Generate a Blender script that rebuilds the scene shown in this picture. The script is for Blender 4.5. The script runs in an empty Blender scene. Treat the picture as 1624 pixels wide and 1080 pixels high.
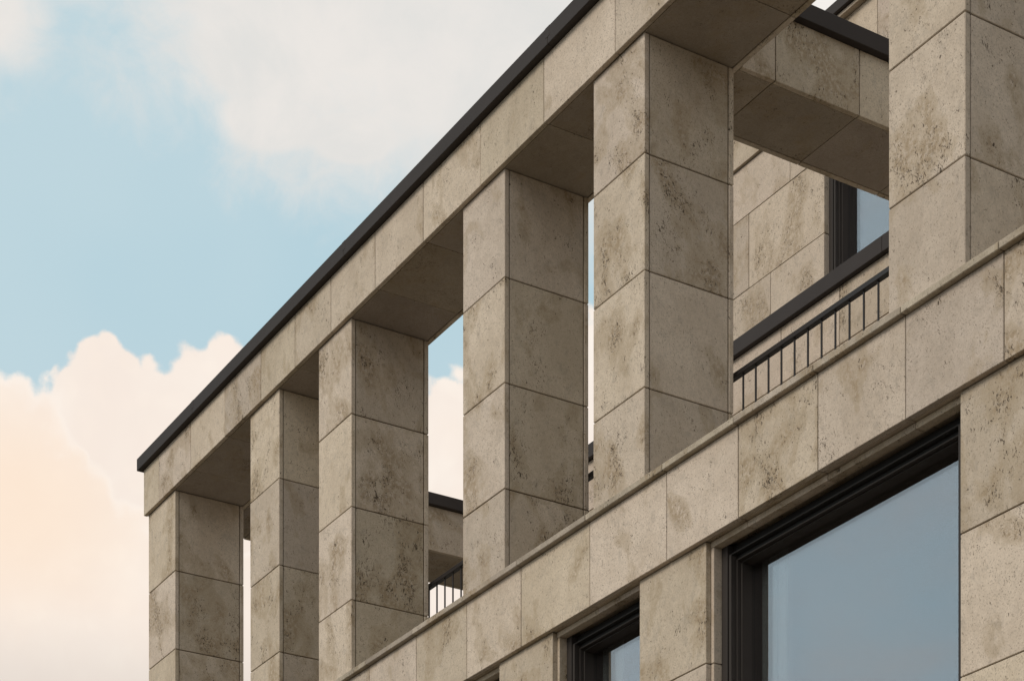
import bpy, bmesh, math, random
from mathutils import Vector
R = random.Random(11)
sc = bpy.context.scene
col = sc.collection

# ------------------------------------------------------------------ site frame
VX1, VX2, YH, CX = -1211.0, 6300.0, 2230.0, 812.0
F = math.sqrt((CX - VX1) * (VX2 - CX))
nn = math.hypot(VX1 - CX, F)
D1 = Vector(((VX1 - CX) / nn, F / nn, 0))          # along the facade, away from the camera
D2 = Vector((F / nn, -(VX1 - CX) / nn, 0))         # into the building
EYE = 1.6
S0, T0 = 20.355, 8.0                               # far front corner of the building


def lp(s, t, z):                                   # facade coordinates -> building local
    return Vector((S0 - s, t - T0, z + EYE))


# ------------------------------------------------------------------ materials
def new_mat(name):
    m = bpy.data.materials.new(name)
    m.use_nodes = True
    nt = m.node_tree
    b = nt.nodes['Principled BSDF']
    return m, nt, b


class NB:
    def __init__(self, nt): self.nt = nt

    def n(self, t, **kw):
        nd = self.nt.nodes.new(t)
        for k, v in kw.items(): setattr(nd, k, v)
        return nd

    def l(self, a, b): self.nt.links.new(a, b)

    def put(self, sock, v):
        if isinstance(v, bpy.types.NodeSocket): self.l(v, sock)
        else: sock.default_value = v

    def math(self, op, a, b=0.0, c=0.0, clamp=False):
        nd = self.n('ShaderNodeMath', operation=op); nd.use_clamp = clamp
        self.put(nd.inputs[0], a); self.put(nd.inputs[1], b); self.put(nd.inputs[2], c)
        return nd.outputs[0]

    def vmath(self, op, a, b=(0, 0, 0)):
        nd = self.n('ShaderNodeVectorMath', operation=op)
        self.put(nd.inputs[0], a); self.put(nd.inputs[1], b)
        return nd.outputs['Value'] if op in ('LENGTH', 'DOT_PRODUCT') else nd.outputs[0]

    def noise(self, vec, scale, detail=4, rough=.55, dist=0.0):
        nd = self.n('ShaderNodeTexNoise')
        self.put(nd.inputs['Vector'], vec)
        nd.inputs['Scale'].default_value = scale; nd.inputs['Detail'].default_value = detail
        nd.inputs['Roughness'].default_value = rough; nd.inputs['Distortion'].default_value = dist
        return nd.outputs['Fac']

    def step(self, v, lo, hi, smooth=True):
        nd = self.n('ShaderNodeMapRange', interpolation_type='SMOOTHSTEP' if smooth else 'LINEAR')
        nd.clamp = True
        self.put(nd.inputs['Value'], v)
        nd.inputs['From Min'].default_value = lo; nd.inputs['From Max'].default_value = hi
        return nd.outputs[0]

    def mix(self, f, a, b, kind='MIX'):
        nd = self.n('ShaderNodeMix', data_type='RGBA', blend_type=kind)
        self.put(nd.inputs[0], f); self.put(nd.inputs[6], a); self.put(nd.inputs[7], b)
        return nd.outputs[2]

    def xyz(self, v):
        nd = self.n('ShaderNodeSeparateXYZ'); self.put(nd.inputs[0], v); return nd.outputs

    def comb(self, x, y, z):
        nd = self.n('ShaderNodeCombineXYZ')
        for i, v in enumerate((x, y, z)): self.put(nd.inputs[i], v)
        return nd.outputs[0]


def c4(r, g, b): return (r, g, b, 1)


def travertine(name, light, dark, pit_gain=1.0, stain_gain=1.0):
    m, nt, b = new_mat(name)
    B = NB(nt)
    tc = B.n('ShaderNodeTexCoord').outputs['Object']
    at = B.n('ShaderNodeAttribute', attribute_name='slab')
    rnd = B.xyz(at.outputs['Vector'])
    off = B.vmath('SCALE', at.outputs['Vector']); off.node.inputs['Scale'].default_value = 37.0
    p = B.vmath('ADD', tc, off)
    # bedding runs up the slab, leaning a little and by a different amount on each
    px = B.xyz(p)
    lean = B.math('MULTIPLY_ADD', rnd[0], .5, -.15)
    sx = B.math('ADD', px[0], B.math('MULTIPLY', px[2], lean))
    sy = B.math('ADD', px[1], B.math('MULTIPLY', px[2], lean))
    pv = B.comb(sx, sy, B.math('MULTIPLY', px[2], .55))
    pw = B.comb(sx, sy, B.math('MULTIPLY', px[2], .75))
    big = B.noise(pw, 2.1, 4, .55, .3)
    mid = B.noise(p, 8.0, 6, .68, .2)
    fine = B.noise(p, 95, 3, .7)
    cloud = B.step(B.math('MULTIPLY_ADD', big, .62, B.math('MULTIPLY', mid, .38)), .36, .66)
    base = B.mix(cloud, dark, light)
    # tone differs from slab to slab
    tone = B.math('MULTIPLY_ADD', rnd[1], .21, .885)
    base = B.mix(1.0, base, B.comb(tone, tone, B.math('MULTIPLY_ADD', rnd[0], .08, B.math('SUBTRACT', tone, .022))), 'MULTIPLY')
    sp = B.math('MULTIPLY_ADD', fine, .40, B.math('MULTIPLY_ADD', B.noise(p, 34, 3, .7), .34, .64))
    base = B.mix(1.0, base, B.comb(sp, sp, sp), 'MULTIPLY')
    spk = B.noise(pw, 120, 2, .5)
    base = B.mix(B.math('MULTIPLY', B.step(spk, .57, .68), B.math('MULTIPLY_ADD', big, 1.1, -.05)), base, c4(.21, .172, .130))
    # grey mottling
    base = B.mix(B.math('MULTIPLY', B.step(B.noise(pw, 13, 6, .75, .5), .50, .72), .38), base, c4(.25, .228, .198))
    # ochre and brown patches, in some slabs only
    patch_n = B.noise(B.vmath('ADD', pw, (7.3, 1.1, 4.2)), 3.1, 6, .56, .25)
    patch_b = B.math('ADD', patch_n, B.math('MULTIPLY_ADD', rnd[2], .12, -.055))
    patch = B.step(patch_b, .56, .64)
    tex = B.step(B.noise(p, 30, 5, .7), .30, .62)
    base = B.mix(B.math('MULTIPLY', B.math('MULTIPLY', patch, tex), .70 * stain_gain), base, c4(.285, .212, .125))
    rim = B.math('MULTIPLY', B.step(patch_b, .515, .575), B.math('SUBTRACT', 1.0, patch))
    base = B.mix(B.math('MULTIPLY', rim, .35 * stain_gain), base, c4(.33, .26, .165))
    # open pores: clustered, dark
    clus_n = B.noise(B.vmath('ADD', pw, (3.1, 9.2, .4)), 4.6, 5, .65, .3)
    clus = B.step(B.math('ADD', B.math('MULTIPLY_ADD', patch, .10, clus_n), B.math('MULTIPLY_ADD', rnd[2], .10, -.07)), .43, .76)
    pore = B.noise(pv, 70, 3, .6, 1.2)
    pth = B.math('MULTIPLY_ADD', clus, -.115, .672)
    pm = B.math('MULTIPLY', B.math('SUBTRACT', pore, pth), 36, clamp=True)
    pore2 = B.noise(B.vmath('ADD', pv, (5, 5, 5)), 36, 4, .6, 1.4)
    pth2 = B.math('MULTIPLY_ADD', clus, -.125, .715)
    pm2 = B.math('MULTIPLY', B.math('SUBTRACT', pore2, pth2), 32, clamp=True)
    # thin curling veins inside the pore clusters
    vn = B.noise(B.vmath('ADD', pv, (1, 2, 8)), 9, 5, .6, 2.0)
    vein = B.math('MULTIPLY', B.math('SUBTRACT', 1.0, B.step(B.math('ABSOLUTE', B.math('SUBTRACT', vn, .5)), .0, .016)),
                  B.math('MULTIPLY', clus, B.step(B.noise(p, 22, 2), .48, .62)))
    pits = B.math('MAXIMUM', pm, pm2)
    base = B.mix(B.math('MULTIPLY', vein, .38 * pit_gain), base, c4(.13, .10, .065))
    base = B.mix(B.math('MULTIPLY', pits,   .90 * pit_gain), base, c4(.065, .048, .032))
    B.l(base, b.inputs['Base Color'])
    b.inputs['Roughness'].default_value = .82
    b.inputs['Specular IOR Level'].default_value = .25
    h = B.math('SUBTRACT', B.math('MULTIPLY_ADD', fine, .25, B.math('MULTIPLY', mid, .3)), B.math('MULTIPLY', B.math('MAXIMUM', pits, vein), 1.1))
    bp = B.n('ShaderNodeBump'); bp.inputs['Strength'].default_value = .55; bp.inputs['Distance'].default_value = .006
    B.l(h, bp.inputs['Height']); B.l(bp.outputs[0], b.inputs['Normal'])
    return m


M_STONE = travertine('travertine', c4(.575, .500, .402), c4(.485, .415, .325))
M_STONE2 = travertine('travertine_upper', c4(.55, .47, .378), c4(.49, .415, .328), .9, .8)
M_SOFFIT_SHADED = travertine('travertine_soffit_shaded', c4(.40, .345, .285), c4(.34, .29, .235), .8, .6)  # same stone darkened: underside shade put into the colour
M_LEDGE = travertine('travertine_ledge', c4(.47, .418, .34), c4(.30, .258, .20), 1.0, 1.0)

M_JOINT, nt, b = new_mat('joint_mortar')
b.inputs['Base Color'].default_value = c4(.12, .088, .058); b.inputs['Roughness'].default_value = .95

M_CAP, nt, b = new_mat('charcoal_coping_metal')
B = NB(nt)
tc = B.n('ShaderNodeTexCoord').outputs['Object']
B.l(B.mix(B.noise(tc, 3, 5, .6), c4(.036, .031, .030), c4(.050, .043, .041)), b.inputs['Base Color'])
b.inputs['Roughness'].default_value = .7; b.inputs['Specular IOR Level'].default_value = .2

M_RAIL, nt, b = new_mat('dark_rail_paint')
b.inputs['Base Color'].default_value = c4(.016, .014, .015); b.inputs['Roughness'].default_value = .5
M_FRAME, nt, b = new_mat('anthracite_window_frame')
B = NB(nt)
tc = B.n('ShaderNodeTexCoord').outputs['Object']
B.l(B.mix(B.noise(tc, 4, 4, .6), c4(.034, .030, .028), c4(.046, .041, .038)), b.inputs['Base Color'])
b.inputs['Roughness'].default_value = .6; b.inputs['Specular IOR Level'].default_value = .2
M_SLOT_SHADE, nt, b = new_mat('slot_shade_black')
b.inputs['Base Color'].default_value = c4(.008, .008, .008); b.inputs['Roughness'].default_value = .7  # near-black stands in for shade in the head slot and frame gap
M_DECK, nt, b = new_mat('terrace_paving')
b.inputs['Base Color'].default_value = c4(.30, .28, .25); b.inputs['Roughness'].default_value = .9


def glass_mat(name, refl, tint, back):
    m = bpy.data.materials.new(name); m.use_nodes = True
    nt = m.node_tree; nt.nodes.clear(); B = NB(nt)
    out = B.n('ShaderNodeOutputMaterial')
    g = B.n('ShaderNodeBsdfGlossy'); g.inputs['Roughness'].default_value = 0.0
    tc = B.n('ShaderNodeTexCoord').outputs['Object']
    bp = B.n('ShaderNodeBump'); bp.inputs['Strength'].default_value = .03; bp.inputs['Distance'].default_value = .02
    B.l(B.noise(tc, 1.3, 2), bp.inputs['Height']); B.l(bp.outputs[0], g.inputs['Normal'])
    g.inputs['Color'].default_value = tint
    if back is None:
        t = B.n('ShaderNodeBsdfTransparent'); t.inputs[0].default_value = c4(.9, .92, .92)
    else:
        t = B.n('ShaderNodeBsdfDiffuse'); t.inputs[0].default_value = back
    mx = B.n('ShaderNodeMixShader')
    fr = B.n('ShaderNodeLayerWeight'); fr.inputs['Blend'].default_value = .3
    fac = B.math('MULTIPLY_ADD', fr.outputs['Facing'], .25, refl, clamp=True)
    B.l(fac, mx.inputs[0]); B.l(t.outputs[0], mx.inputs[1]); B.l(g.outputs[0], mx.inputs[2])
    B.l(mx.outputs[0], out.inputs[0])
    return m


M_GLASS = glass_mat('outer_glass', .14, c4(1.0, .95, .97), None)
M_GLASS_IN = glass_mat('inner_glass', .22, c4(1.0, .93, .95), None)

M_CURTAIN, nt, b = new_mat('pale_curtain')
b.inputs['Base Color'].default_value = c4(.42, .44, .43); b.inputs['Roughness'].default_value = .9
M_GROUND, nt, b = new_mat('paving_ground')
B = NB(nt)
tc = B.n('ShaderNodeTexCoord').outputs['Object']
br = B.n('ShaderNodeTexBrick'); B.l(tc, br.inputs['Vector']); br.inputs['Scale'].default_value = 1.0
br.inputs['Color1'].default_value = c4(.15, .118, .08); br.inputs['Color2'].default_value = c4(.12, .093, .064)
br.inputs['Mortar'].default_value = c4(.12, .10, .08); br.inputs['Mortar Size'].default_value = .01
B.l(B.mix(B.math('MULTIPLY', B.noise(tc, .6, 6, .6), .5), br.outputs[0], c4(.10, .08, .058)), b.inputs['Base Color'])
b.inputs['Roughness'].default_value = .9


# ------------------------------------------------------------------ mesh building
class MB:
    def __init__(self):
        self.bm = bmesh.new()
        self.lay = self.bm.faces.layers.float_vector.new('slab')

    def box(self, s0, s1, t0, t1, z0, z1, mi=0, rnd=None):
        if s0 > s1: s0, s1 = s1, s0
        rnd = rnd or (R.random(), R.random(), R.random())
        vs = [self.bm.verts.new(lp(s, t, z)) for z in (z0, z1) for t in (t0, t1) for s in (s1, s0)]
        for q in ((0, 2, 3, 1), (4, 5, 7, 6), (0, 1, 5, 4), (2, 6, 7, 3), (0, 4, 6, 2), (1, 3, 7, 5)):
            f = self.bm.faces.new([vs[i] for i in q]); f.material_index = mi; f[self.lay] = Vector(rnd)
        return vs

    def build(self, name, mats, parent, bevel=.0025):
        bm = self.bm
        if bevel:
            bmesh.ops.bevel(bm, geom=bm.edges[:], offset=bevel, segments=1, affect='EDGES', profile=.5, clamp_overlap=True)
        bmesh.ops.recalc_face_normals(bm, faces=bm.faces[:])
        me = bpy.data.meshes.new(name); bm.to_mesh(me); bm.free()
        for m in (mats if isinstance(mats, list) else [mats]): me.materials.append(m)
        o = bpy.data.objects.new(name, me); col.objects.link(o)
        if parent is not None: o.parent = parent
        return o


STONE = [M_STONE, M_JOINT, M_SOFFIT_SHADED]
STONE2 = [M_STONE2, M_JOINT]
J = .0075      # joint width
TH = .04       # slab thickness

root = bpy.data.objects.new('stone_building', None)
col.objects.link(root)
root.location = D1 * S0 + D2 * T0
root.rotation_euler = (0, 0, math.atan2(-D1.y, -D1.x))
root['label'] = 'beige travertine building with a columned roof loggia, dark metal copings and large windows'
root['category'] = 'building'

ZB, ZL = 9.137, 6.158         # beam soffit, ledge top
COURSES = [ZL, 6.775, 7.555, 8.334, ZB]


def jit(): return R.uniform(-.0012, .0012)


# --- piers of the loggia
PIERS = [(19.647, 20.355), (17.205, 17.831), (15.777, 16.395), (13.282, 13.897), (11.481, 12.095), (8.451, 9.066), (6.03, 6.645)]
TB = 8.742
for a, c in PIERS:
    m = MB()
    m.box(a + .012, c - .012, 8.012, TB - .012, ZL + .002, ZB - .002, 1)
    for z0, z1 in zip(COURSES[:-1], COURSES[1:]):
        z0 += J / 2 + jit(); z1 -= J / 2 + jit()
        q = jit()
        m.box(a, c, 8.0 + q, 8.0 + TH, z0, z1)
        m.box(a, c, TB - TH, TB + q, z0, z1)
        for sa, sb in ((a + .002, a + TH), (c - TH, c - .002)):
            m.box(sa, sb, 8.0 + TH + J, TB - TH - J, z0, z1)
    m.build('pier', STONE, root, .004)


def clad_run(m, joints, t0, z0, z1, th=TH):
    """front slabs between successive s joints"""
    for a, c in zip(joints[:-1], joints[1:]):
        m.box(a + J / 2 + jit(), c - J / 2 + jit(), t0 + jit(), t0 + th, z0 + .5 * jit(), z1)


# --- long front beam
BJ = [4.2, 5.0, 5.8, 6.6, 7.4, 8.2, 9.0, 9.9, 10.86, 11.77, 12.675, 13.567, 14.457, 15.27, 16.081, 16.792, 17.511, 18.327, 19.155, 19.981, 20.395]
BF, BK, BT = 7.96, 8.782, 9.603
m = MB()
m.box(4.2, 20.395 - .012, BF + .012, BK - .012, ZB + .012, BT - .002, 1)
clad_run(m, BJ, BF, ZB, BT)
clad_run(m, BJ, BK - TH, ZB, BT)
for a, c in zip(BJ[:-1], BJ[1:]):
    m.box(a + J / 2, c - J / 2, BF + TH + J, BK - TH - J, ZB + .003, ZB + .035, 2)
m.box(20.395 - TH, 20.395, BF + TH + J, BK - TH - J, ZB + .04, BT)
beam = m.build('front_beam', STONE, root, .003)
m = MB()
cj = [4.2, 6.2, 9.3, 12.54, 15.731, 18.983, 20.45]
for a, c in zip(cj[:-1], cj[1:]):
    m.box(a + .002, c - .002, BF - .055, BK + .055, BT + .002, BT + .125)
    if a > 5: m.box(a - .03, a + .03, BF - .0565, BK + .0565, BT + .05, BT + .1265)
m.box(4.25, 20.40, BF - .04, BK + .04, BT + .004, BT + .11)
m.build('coping', M_CAP, beam, .003)

# --- cross beams back to the set-back wall
T2 = 11.80
for a, c in ((19.607, 20.395), (11.441, 12.135)):
    m = MB()
    y0 = BK + .003
    tj = [y0, 9.073, 9.827, 10.58, 11.33, T2 - .003]
    m.box(a + .012, c - .012, y0, T2 - .003, ZB + .012, BT - .002, 1)
    for u, v in zip(tj[:-1], tj[1:]):
        u += J / 2; v -= J / 2
        m.box(a, a + TH, u, v, ZB, BT); m.box(c - TH, c, u, v, ZB, BT)
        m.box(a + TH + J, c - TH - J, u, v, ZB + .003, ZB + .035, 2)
    cb = m.build('cross_beam', STONE, root, .003)
    m = MB()
    m.box(a - .055, c + .055, BK + .058, T2 - .002, BT + .002, BT + .125)
    m.build('coping', M_CAP, cb, .003)

# --- ledge and spandrel
LJ = [4.2, 4.98, 5.76, 6.56, 7.36, 8.16, 8.925, 9.69, 10.461, 11.228, 12.143, 13.052, 13.842, 14.641, 15.446, 16.25, 17.05, 17.85, 18.65, 19.45, 20.395]
m = MB()
for a, c in zip(LJ[:-1], LJ[1:]):
    m.box(a + .003, c - .003, 7.96 + jit(), 8.82, ZL - .043, ZL)
m.box(4.2, 20.38, 7.975, 8.81, ZL - .040, ZL - .004, 1)
m.build('ledge', [M_LEDGE, M_JOINT], root, .004)
ZS = 5.535
m = MB()
m.box(4.2, 20.34, 8.012, 8.40, ZS + .012, ZL - .046, 1)
clad_run(m, LJ[:-1] + [20.355], 8.0, ZS, ZL - .046)
for a, c in zip(LJ[:-1], LJ[1:]):           # soffit lining above the window heads
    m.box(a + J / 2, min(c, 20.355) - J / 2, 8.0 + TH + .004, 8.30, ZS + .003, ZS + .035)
m.build('spandrel', STONE, root, .003)

# --- wall piers and windows of the storey below
WP = [(19.5, 20.355), (16.04, 16.78), (12.683, 13.423), (10.849, 11.593), (7.785, 8.529), (4.2, 6.70)]
WJ = [3.2, 3.977, 4.757, ZS]
for a, c in WP:
    m = MB()
    m.box(a + .01, c - .01, 8.052, 8.5, WJ[0], ZS - .002, 1)
    for z0, z1 in zip(WJ[:-1], WJ[1:]):
        q = jit()
        m.box(a, c, 8.04 + q, 8.08, z0 + J / 2, z1 - (J / 2 if z1 < ZS else .003))
    m.build('wall_pier', STONE, root, .003)


def window(sl, sr, z0, z1, t, tg, fw=.118, liner=True, wj=()):
    """sl < sr are facade s limits; t = plane of the surrounding stone, tg = glass plane"""
    tf = t + .10
    f = MB()
    def ring(i, ta, tb, w, mi=0, side=.0):
        a, c, zb, zt = sl + i, sr - i, z0 + i, z1 - i
        f.box(a, a + w, ta, tb, zb, zt, mi); f.box(c - w, c, ta, tb, zb, zt, mi)
        f.box(a + w, c - w, ta + (.05 if w > .02 else .0) + .0005, tb, zt - w, zt, 1 if w > .02 else mi); f.box(a + w, c - w, ta + .0005, tb, zb, zb + w, mi)  # wide head members painted near-black as the shaded slot
    L = .031 if liner else 0
    ring(L + .002, tf, tg + .02, .060)                 # fixed outer frame
    ring(L + .0625, tf + .012, tg + .015, .009, 1)     # gap, its shade put into a near-black colour
    ring(L + .072, tf + .004, tg + .03, .024)          # sash
    ring(L + .0965, tf + .045, tg + .03, .010)         # stepped inner rebate
    ring(L + .107, tf + .075, tg + .03, .011)       # gasket
    w = f.build('window', [M_FRAME, M_SLOT_SHADE], root, .0015)
    g = MB()
    i = L + fw
    g.box(sl + i - .004, sr - i + .004, tg, tg + .0005, z0 + i - .004, z1 - i + .004, 0)
    g.box(sl + i - .004, sr - i + .004, tg + .018, tg + .024, z0 + i - .004, z1 - i + .004, 1)
    g.build('pane', [M_GLASS, M_GLASS_IN], w, 0)
    if liner:
        m = MB()
        x = sr - i - .03
        for k in range(5):                       # narrow pleated curtain beside the jamb
            m.box(x - .05 * k - .048, x - .05 * k, tg + .06 + (.012 if k % 2 else 0), tg + .075 + (.012 if k % 2 else 0), z0 + .1, z1 - .1)
        m.build('curtain', M_CURTAIN, w, .002)
        m = MB()
        zs = [z0] + [z for z in wj if z0 < z < z1] + [z1]
        ta, tb = t + .038, tf + .004
        for za, zb in zip(zs[:-1], zs[1:]):
            m.box(sl + .001, sl + L, ta, tb, za + .003, zb - (.003 if zb < z1 else L + .006)); m.box(sr - L, sr - .001, ta, tb, za + .003, zb - (.003 if zb < z1 else L + .006))
        js = [sl + .001] + [j for j in LJ if sl + .1 < j < sr - .1] + [sr - .001]
        for a, c in zip(js[:-1], js[1:]):
            m.box(a + .003, c - .003, ta - .004, tb, z1 - L - .006, z1 + .001)
        m.build('surround', STONE, w, .003)
    return w


for (ra, rb), (la, lb) in zip(WP[1:], WP[:-1]):
    window(rb, la, 3.2, ZS - .001, 8.04, 8.292, wj=WJ)

# --- lower wall down to the ground, end wall, deck
m = MB()
m.box(4.2, 20.34, 8.052, 15.9, -EYE, 3.18, 1)
zs = [-EYE + .02, -.7, .08, .86, 1.64, 2.42, 3.2]
for k, (za, zb) in enumerate(zip(zs[:-1], zs[1:])):
    js = [4.2] + [x + (.4 if k % 2 else 0) for x in LJ[1:-1]] + [20.355]
    for a, c in zip(js[:-1], js[1:]):
        m.box(a + J / 2, c - J / 2, 8.04, 8.08, za + J / 2, zb - J / 2)
m.build('base_wall', STONE, root, 0)
m = MB()
m.box(4.2, 20.34, 8.51, 15.9, 3.19, 5.9, 1)
tj = [8.05 + .8 * k for k in range(10)] + [15.95]
zs = [-EYE + .02, -.7, .08, .86, 1.64, 2.42, 3.2, 3.977, 4.757, ZS, 6.10]
for u, v in zip(tj[:-1], tj[1:]):
    for za, zb in zip(zs[:-1], zs[1:]):
        m.box(20.342, 20.362, u + J / 2 + .04, v - J / 2 + .04, za + J / 2, zb - J / 2)
m.build('end_wall', STONE, root, 0)
m = MB(); m.box(4.2, 20.35, 8.83, T2 - .01, 5.92, 6.02)
m.build('terrace_floor', M_DECK, root, 0)

# --- railing behind the piers
edges = [6.3, 8.76, 11.79, 13.59, 16.09, 17.52, 20.0]
TR = 8.80
base_bal = None
for a, c in zip(edges[:-1], edges[1:]):
    m = MB()
    m.box(a + .002, c - .002, TR - .022, TR + .022, 7.052, 7.088)
    m.box(a + .002, a + .03, TR - .02, TR + .02, 6.16, 7.06)
    r = m.build('railing', M_RAIL, root, .003)
    k0 = math.ceil((a + .03 - 11.449) / .1382); k1 = math.floor((c - .03 - 11.449) / .1382)
    for k in range(k0, k1 + 1):
        s = 11.449 + k * .1382
        if base_bal is None:
            bm_ = MB(); bm_.box(S0 - .006, S0 + .006, T0 - .006, T0 + .006, 6.286, 7.051)
            o = bm_.build('baluster', M_RAIL, r, .002); base_bal = o
        else:
            o = base_bal.copy(); col.objects.link(o); o.parent = r
        o.location = (S0 - s, TR - T0, 0)

# --- set-back storey wall with its coping
SE = 20.0
m = MB()
m.box(4.2, SE - .01, T2 + .012, 15.9, 5.9, BT - .002, 1)
zs = [6.03, 6.80, 7.58, 8.36, 9.137, BT + .036]
for k, (za, zb) in enumerate(zip(zs[:-1], zs[1:])):
    j0 = 14.805 if k >= 3 else 15.2
    js = [4.2]
    x = j0 - 13 * .80
    while x < SE - .2:
        if x > 4.4: js.append(x)
        x += .80
    js.append(SE)
    for a, c in zip(js[:-1], js[1:]):
        m.box(a + J / 2, c - J / 2, T2 + jit(), T2 + TH, za + J / 2, zb - J / 2 if zb < BT else zb)
for u, v in zip([T2 + .05 + .8 * k for k in range(5)], [T2 + .05 + .8 * (k + 1) for k in range(5)]):
    for za, zb in zip(zs[:-1], zs[1:]):
        m.box(SE - .008, SE + .012, u + J / 2, v - J / 2, za + J / 2, zb - J / 2)
sw = m.build('setback_wall', STONE2, root, .003)
m = MB()
for a, c in ((4.2, 7.0), (7.0, 10.2), (10.2, 13.4), (13.4, 16.6), (16.6, SE + .06)):
    m.box(a + .002, c - .002, T2 - .052, 15.95, BT + .038, BT + .178)
m.build('coping', M_CAP, sw, .003)

# --- penthouse
T3 = 13.5
PE, ZR = 18.9, 13.58
WL, WR, WZ0, WZ1 = 14.0, 16.253, 10.45, 12.45
m = MB()
m.box(4.2, WL - .02, T3 + .012, 19, 9.77, ZR, 1); m.box(WR + .02, PE - .01, T3 + .012, 19, 9.77, ZR, 1)
m.box(WL - .02, WR + .02, T3 + .012, 19, WZ1 + .01, ZR, 1); m.box(WL - .02, WR + .02, T3 + .012, 19, 9.77, WZ0 - .01, 1)
m.box(WL - .02, WR + .02, T3 + .4, 19, WZ0 - .01, WZ1 + .01, 1)
rows = [(9.77, 10.11), (10.11, 10.89), (10.89, 11.67), (11.67, 12.45), (12.45, 12.99)]
off = [16.9, 16.2, 17.107, 17.471, 16.791]
for (za, zb), o0 in zip(rows, off):
    js = [4.2]
    x = o0 - 1.22 * 10
    while x < PE - .3:
        if x > 4.5: js.append(x)
        x += 1.22
    js.append(PE)
    for a, c in zip(js[:-1], js[1:]):
        if za >= WZ0 - .4 and zb <= WZ1 + .01:
            if a >= WL - .01 and c <= WR + .01: continue
            if a < WL < c: c = WL + J / 2
            elif a < WR < c: a = WR - J / 2
            elif a >= WL and a < WR: continue
        if c - a < .1: continue
        m.box(a + J / 2, c - J / 2, T3 + jit(), T3 + TH + .01, za + J / 2, zb - J / 2)
js = [4.2 + 1.22 * k for k in range(12)] + [PE + .02]
js = [j + .24 if 4.5 < j < PE - .3 else j for j in js]
for a, c in zip(js[:-1], js[1:]):
    m.box(a + J / 2, c - J / 2, T3 - .035 + jit(), T3 + .06, 12.99 + .003, ZR)
m.box(PE - .012, PE + .015, T3 + .06, 19, 9.77, ZR)
pw = m.build('penthouse_wall', STONE2, root, .003)
m = MB(); m.box(4.2, PE + .12, T3 - .10, 19.1, ZR + .003, ZR + .04)
m.build('cornice', M_STONE2, pw, .003)
m = MB(); m.box(4.2, PE + .16, T3 - .14, 19.12, ZR + .043, ZR + .15)
m.build('coping', M_CAP, pw, .003)
# deep stone reveal of the penthouse window
w = window(WL, WR, WZ0 - .35, WZ1, T3 - .04, T3 + .205, liner=False)
m = MB()
for za, zb in ((10.11, 10.89), (10.89, 11.67), (11.67, 12.45)):
    m.box(WR + .0005, WR + .03, T3 + TH + .012, T3 + .3, za + J / 2, zb - J / 2); m.box(WL - .03, WL - .0005, T3 + TH + .012, T3 + .3, za + J / 2, zb - J / 2)
m.box(WL + .003, WR - .003, T3 + TH + .012, T3 + .3, WZ1 + .0005, WZ1 + .03)
m.build('surround', STONE2, w, .003)

# ------------------------------------------------------------------ ground
bm = bmesh.new()
bmesh.ops.create_grid(bm, x_segments=2, y_segments=2, size=2500)
me = bpy.data.meshes.new('ground'); bm.to_mesh(me); bm.free(); me.materials.append(M_GROUND)
g = bpy.data.objects.new('ground', me); col.objects.link(g); g['kind'] = 'structure'

# ------------------------------------------------------------------ camera
cam = bpy.data.cameras.new('camera'); co = bpy.data.objects.new('camera', cam); col.objects.link(co)
co.location = (0, 0, EYE); co.rotation_euler = (math.radians(90), 0, 0)
cam.sensor_fit = 'HORIZONTAL'; cam.sensor_width = 36; cam.lens = F / 1624 * 36
cam.shift_x = 0; cam.shift_y = (YH - 540) / 1624
cam.clip_end = 6000
sc.camera = co

# ------------------------------------------------------------------ light
SUN_AZ, SUN_EL = math.radians(-122), math.radians(38)     # azimuth from +Y towards +X
sd = Vector((math.sin(SUN_AZ) * math.cos(SUN_EL), math.cos(SUN_AZ) * math.cos(SUN_EL), math.sin(SUN_EL)))
sun = bpy.data.lights.new('sun', 'SUN'); so = bpy.data.objects.new('sun', sun); col.objects.link(so)
sun.energy = 1.85; sun.angle = math.radians(28); sun.color = (1.0, .875, .745)
so.rotation_euler = (-sd).to_track_quat('-Z', 'Y').to_euler()
so.location = (0, 0, 40)

# ------------------------------------------------------------------ sky and clouds
world = bpy.data.worlds.new('World'); sc.world = world; world.use_nodes = True
nt = world.node_tree; nt.nodes.clear(); B = NB(nt)
out = B.n('ShaderNodeOutputWorld'); bg = B.n('ShaderNodeBackground'); B.l(bg.outputs[0], out.inputs[0])
STR = .1
bg.inputs['Strength'].default_value = STR
sky = B.n('ShaderNodeTexSky', sky_type='NISHITA'); sky.sun_disc = False
sky.sun_elevation = SUN_EL; sky.sun_rotation = SUN_AZ % (2 * math.pi)
sky.air_density = 1.0; sky.dust_density = 1.5; sky.ozone_density = 1.0
dirv = B.vmath('NORMALIZE', B.n('ShaderNodeTexCoord').outputs['Generated'])
d = B.xyz(dirv)
az = B.math('ARCTAN2', d[0], d[1]); el = B.math('ARCSINE', d[2])
P3 = dirv
wob = B.n('ShaderNodeTexNoise'); B.l(P3, wob.inputs['Vector']); wob.inputs['Scale'].default_value = 9; wob.inputs['Detail'].default_value = 3
AE = B.comb(az, el, 0.0)


def ang(px, py):
    u, w = (px - CX) / F, (YH - py) / F
    return math.atan2(u, 1), math.atan(w / math.hypot(u, 1))


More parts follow.
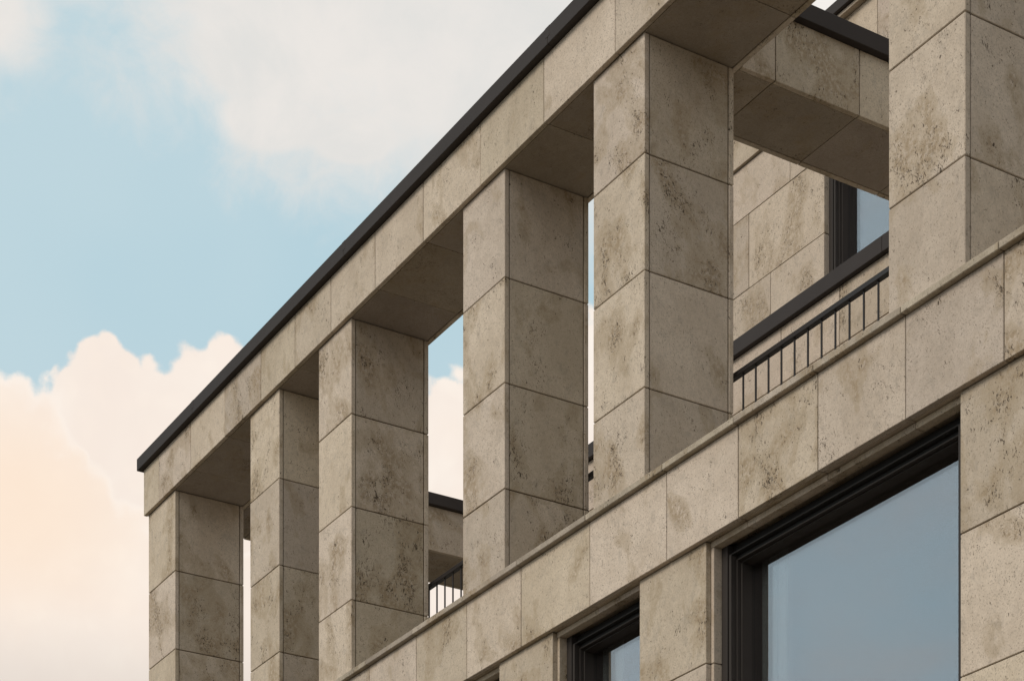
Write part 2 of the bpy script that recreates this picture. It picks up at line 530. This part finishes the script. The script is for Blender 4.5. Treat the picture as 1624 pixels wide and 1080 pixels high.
def blobs(lst, drop=0):
    acc = None
    for px, py, rx, ry in lst:
        a, e = ang(px, py + drop)
        v = B.vmath('SUBTRACT', AE, (a, e, 0))
        v = B.vmath('MULTIPLY', v, (F / rx, F / ry * 1.12, 0))
        f = B.math('SUBTRACT', 1.0, B.vmath('LENGTH', v))
        if acc is None: acc = f
        else:
            nd = B.n('ShaderNodeMath', operation='SMOOTH_MAX'); B.l(acc, nd.inputs[0]); B.l(f, nd.inputs[1]); nd.inputs[2].default_value = .05
            acc = nd.outputs[0]
    return acc


def out_of(v, lo, hi):    # 1 outside an azimuth window: generic clouds elsewhere in the sky
    return B.step(v, lo, hi)


# towering cumulus low in the sky
def billow(scale, off):
    v = B.n('ShaderNodeTexVoronoi', feature='SMOOTH_F1'); v.inputs['Scale'].default_value = scale
    v.inputs['Smoothness'].default_value = .35
    w_ = B.n('ShaderNodeTexNoise'); w_.inputs['Scale'].default_value = 30; w_.inputs['Detail'].default_value = 3
    B.l(P3, w_.inputs['Vector'])
    B.l(B.vmath('ADD', B.vmath('ADD', P3, off), B.vmath('MULTIPLY', B.vmath('SUBTRACT', w_.outputs['Color'], (.5, .5, .5)), (.03, .03, .03))), v.inputs['Vector'])
    return B.math('SUBTRACT', .5, v.outputs['Distance'])


n1 = B.noise(P3, 40, 5, .5, .1); n2 = B.noise(P3, 130, 5, .6)
vb, vs_ = billow(34, (0, 0, 0)), billow(85, (3, 1, 2))
puff = B.math('ADD', B.math('MULTIPLY_ADD', vb, .30, B.math('MULTIPLY', vs_, .17)), B.math('MULTIPLY_ADD', n1, .20, B.math('MULTIPLY_ADD', n2, .13, -.20)))
back = B.math('ADD', blobs([(172, 745, 112, 216), (245, 768, 105, 216), (310, 750, 110, 216), (355, 742, 100, 218), (300, 900, 260, 250), (100, 1250, 900, 360), (440, 800, 130, 260),
             (560, 860, 160, 280), (715, 800, 115, 216), (640, 900, 200, 270), (800, 860, 120, 260), (940, 780, 160, 275),
             (1250, 780, 420, 420), (-420, 980, 320, 330), (1900, 900, 700, 420), (-900, 1100, 500, 300)], 16), puff)
front = B.math('ADD', blobs([(-8, 838, 150, 285), (-160, 860, 200, 330), (90, 960, 170, 270), (170, 1010, 170, 230), (300, 1060, 220, 230), (100, 1300, 900, 330), (-600, 1150, 500, 330)], 16), puff)
back_m = B.step(back, -.01, .07); front_m = B.step(front, -.01, .07)
# soft high sheet
hi_b = blobs([(620, -60, 520, 360), (450, 40, 230, 190), (700, 90, 260, 170), (1000, -100, 600, 420), (1300, -250, 500, 400),
              (-60, 10, 160, 105), (-300, -150, 420, 260), (430, 190, 130, 60), (560, 215, 120, 55), (200, -260, 600, 230)])
n3 = B.noise(P3, 16, 8, .62, .5)
n4 = B.noise(P3, 55, 6, .65, .8)
hif = B.math('ADD', hi_b, B.math('MULTIPLY_ADD', n3, .95, B.math('MULTIPLY_ADD', n4, .35, -.68)))
hi_m = B.math('MULTIPLY', B.step(hif, -.10, .46), .93)
# rest of the sky: broken cloud all round
ng = B.noise(B.comb(d[0], d[1], B.math('MULTIPLY', d[2], 2.2)), 2.1, 7, .6, .3)
side = B.step(B.math('ABSOLUTE', B.math('ADD', az, 0.0)), .45, .8)
gen_m = B.math('MULTIPLY', B.step(ng, .40, .66), B.math('MULTIPLY', side, .8))
behind = B.math('MULTIPLY', B.step(B.math('ABSOLUTE', B.math('ADD', az, 0.0)), 1.5, 2.2), .55)
gen_m = B.math('MAXIMUM', gen_m, behind)
upper = B.math('MULTIPLY', B.step(el, .75, 1.1), .55)
gen_m = B.math('MAXIMUM', gen_m, upper)

K = 1 / STR
def kc(r, g, b, s=1.0): return (r * K * s, g * K * s, b * K * s, 1)
haze = B.mix(B.math('MULTIPLY', B.step(el, .95, .15), .5), sky.outputs[0], kc(.62, .76, .80))
skyc = B.mix(.88, sky.outputs[0], B.mix(B.step(B.noise(P3, 4, 3), .35, .65), kc(.50, .695, .77), kc(.57, .735, .79)))
hi_c = B.mix(B.step(n3, .35, .68), kc(.86, .81, .765), kc(.775, .755, .725))
cloud_mod = B.noise(P3, 13, 5, .5, .6)
ctop = B.mix(B.step(cloud_mod, .36, .64), kc(1.0, .925, .84), kc(.965, .85, .755))
q1 = B.noise(P3, 21, 4, .5, .2); q2 = B.noise(B.vmath('ADD', P3, (.006, .001, -.007)), 21, 4, .5, .2)
rel = B.math('MULTIPLY_ADD', B.math('SUBTRACT', q2, q1), 5.0, .45, clamp=True)
ctop = B.mix(B.math('MULTIPLY', rel, .5), ctop, kc(.91, .80, .72))
ctop = B.mix(B.math('MULTIPLY', B.step(vs_, .28, .0), .22), ctop, kc(.90, .80, .73))
cb_ = B.mix(B.math('MULTIPLY', B.step(back, .05, .7), .35), ctop, kc(.93, .81, .72))
glow = blobs([(0, 800, 330, 240)])
cf_ = B.mix(.30, ctop, kc(.95, .81, .70))
cf_ = B.mix(B.math('MULTIPLY', B.step(glow, 0, .9), .7), cf_, kc(.99, .79, .62))
cf_ = B.mix(B.math('MULTIPLY', B.step(front, .16, .0), .6), cf_, kc(1.0, .93, .86))
base_dark = B.math('MULTIPLY', B.step(el, ang(100, 940)[1], ang(100, 1120)[1]), .75)
cb_ = B.mix(base_dark, cb_, kc(.76, .69, .625)); cf_ = B.mix(base_dark, cf_, kc(.74, .67, .61))
c = B.mix(gen_m, skyc, B.mix(B.step(B.math('ABSOLUTE', az), 1.45, 1.8), kc(.62, .62, .61), kc(.74, .64, .58)))
hi_c = B.mix(B.step(blobs([(1420, -60, 330, 260)]), 0, .35), hi_c, kc(.93, .88, .83))
c = B.mix(hi_m, c, hi_c)
c = B.mix(back_m, c, cb_)
c = B.mix(front_m, c, cf_)
# below the horizon: dull ground tone
B.l(c, bg.inputs['Color'])

# ------------------------------------------------------------------ render settings
vs = sc.view_settings
sc.display_settings.display_device = 'sRGB'
vs.view_transform = 'Standard'; vs.look = 'None'; vs.exposure = 0; vs.gamma = 1; vs.use_curve_mapping = False
sc.render.engine = 'CYCLES'
sc.cycles.max_bounces = 6; sc.cycles.diffuse_bounces = 3; sc.cycles.transparent_max_bounces = 12
sc.render.resolution_x = 1024; sc.render.resolution_y = 680
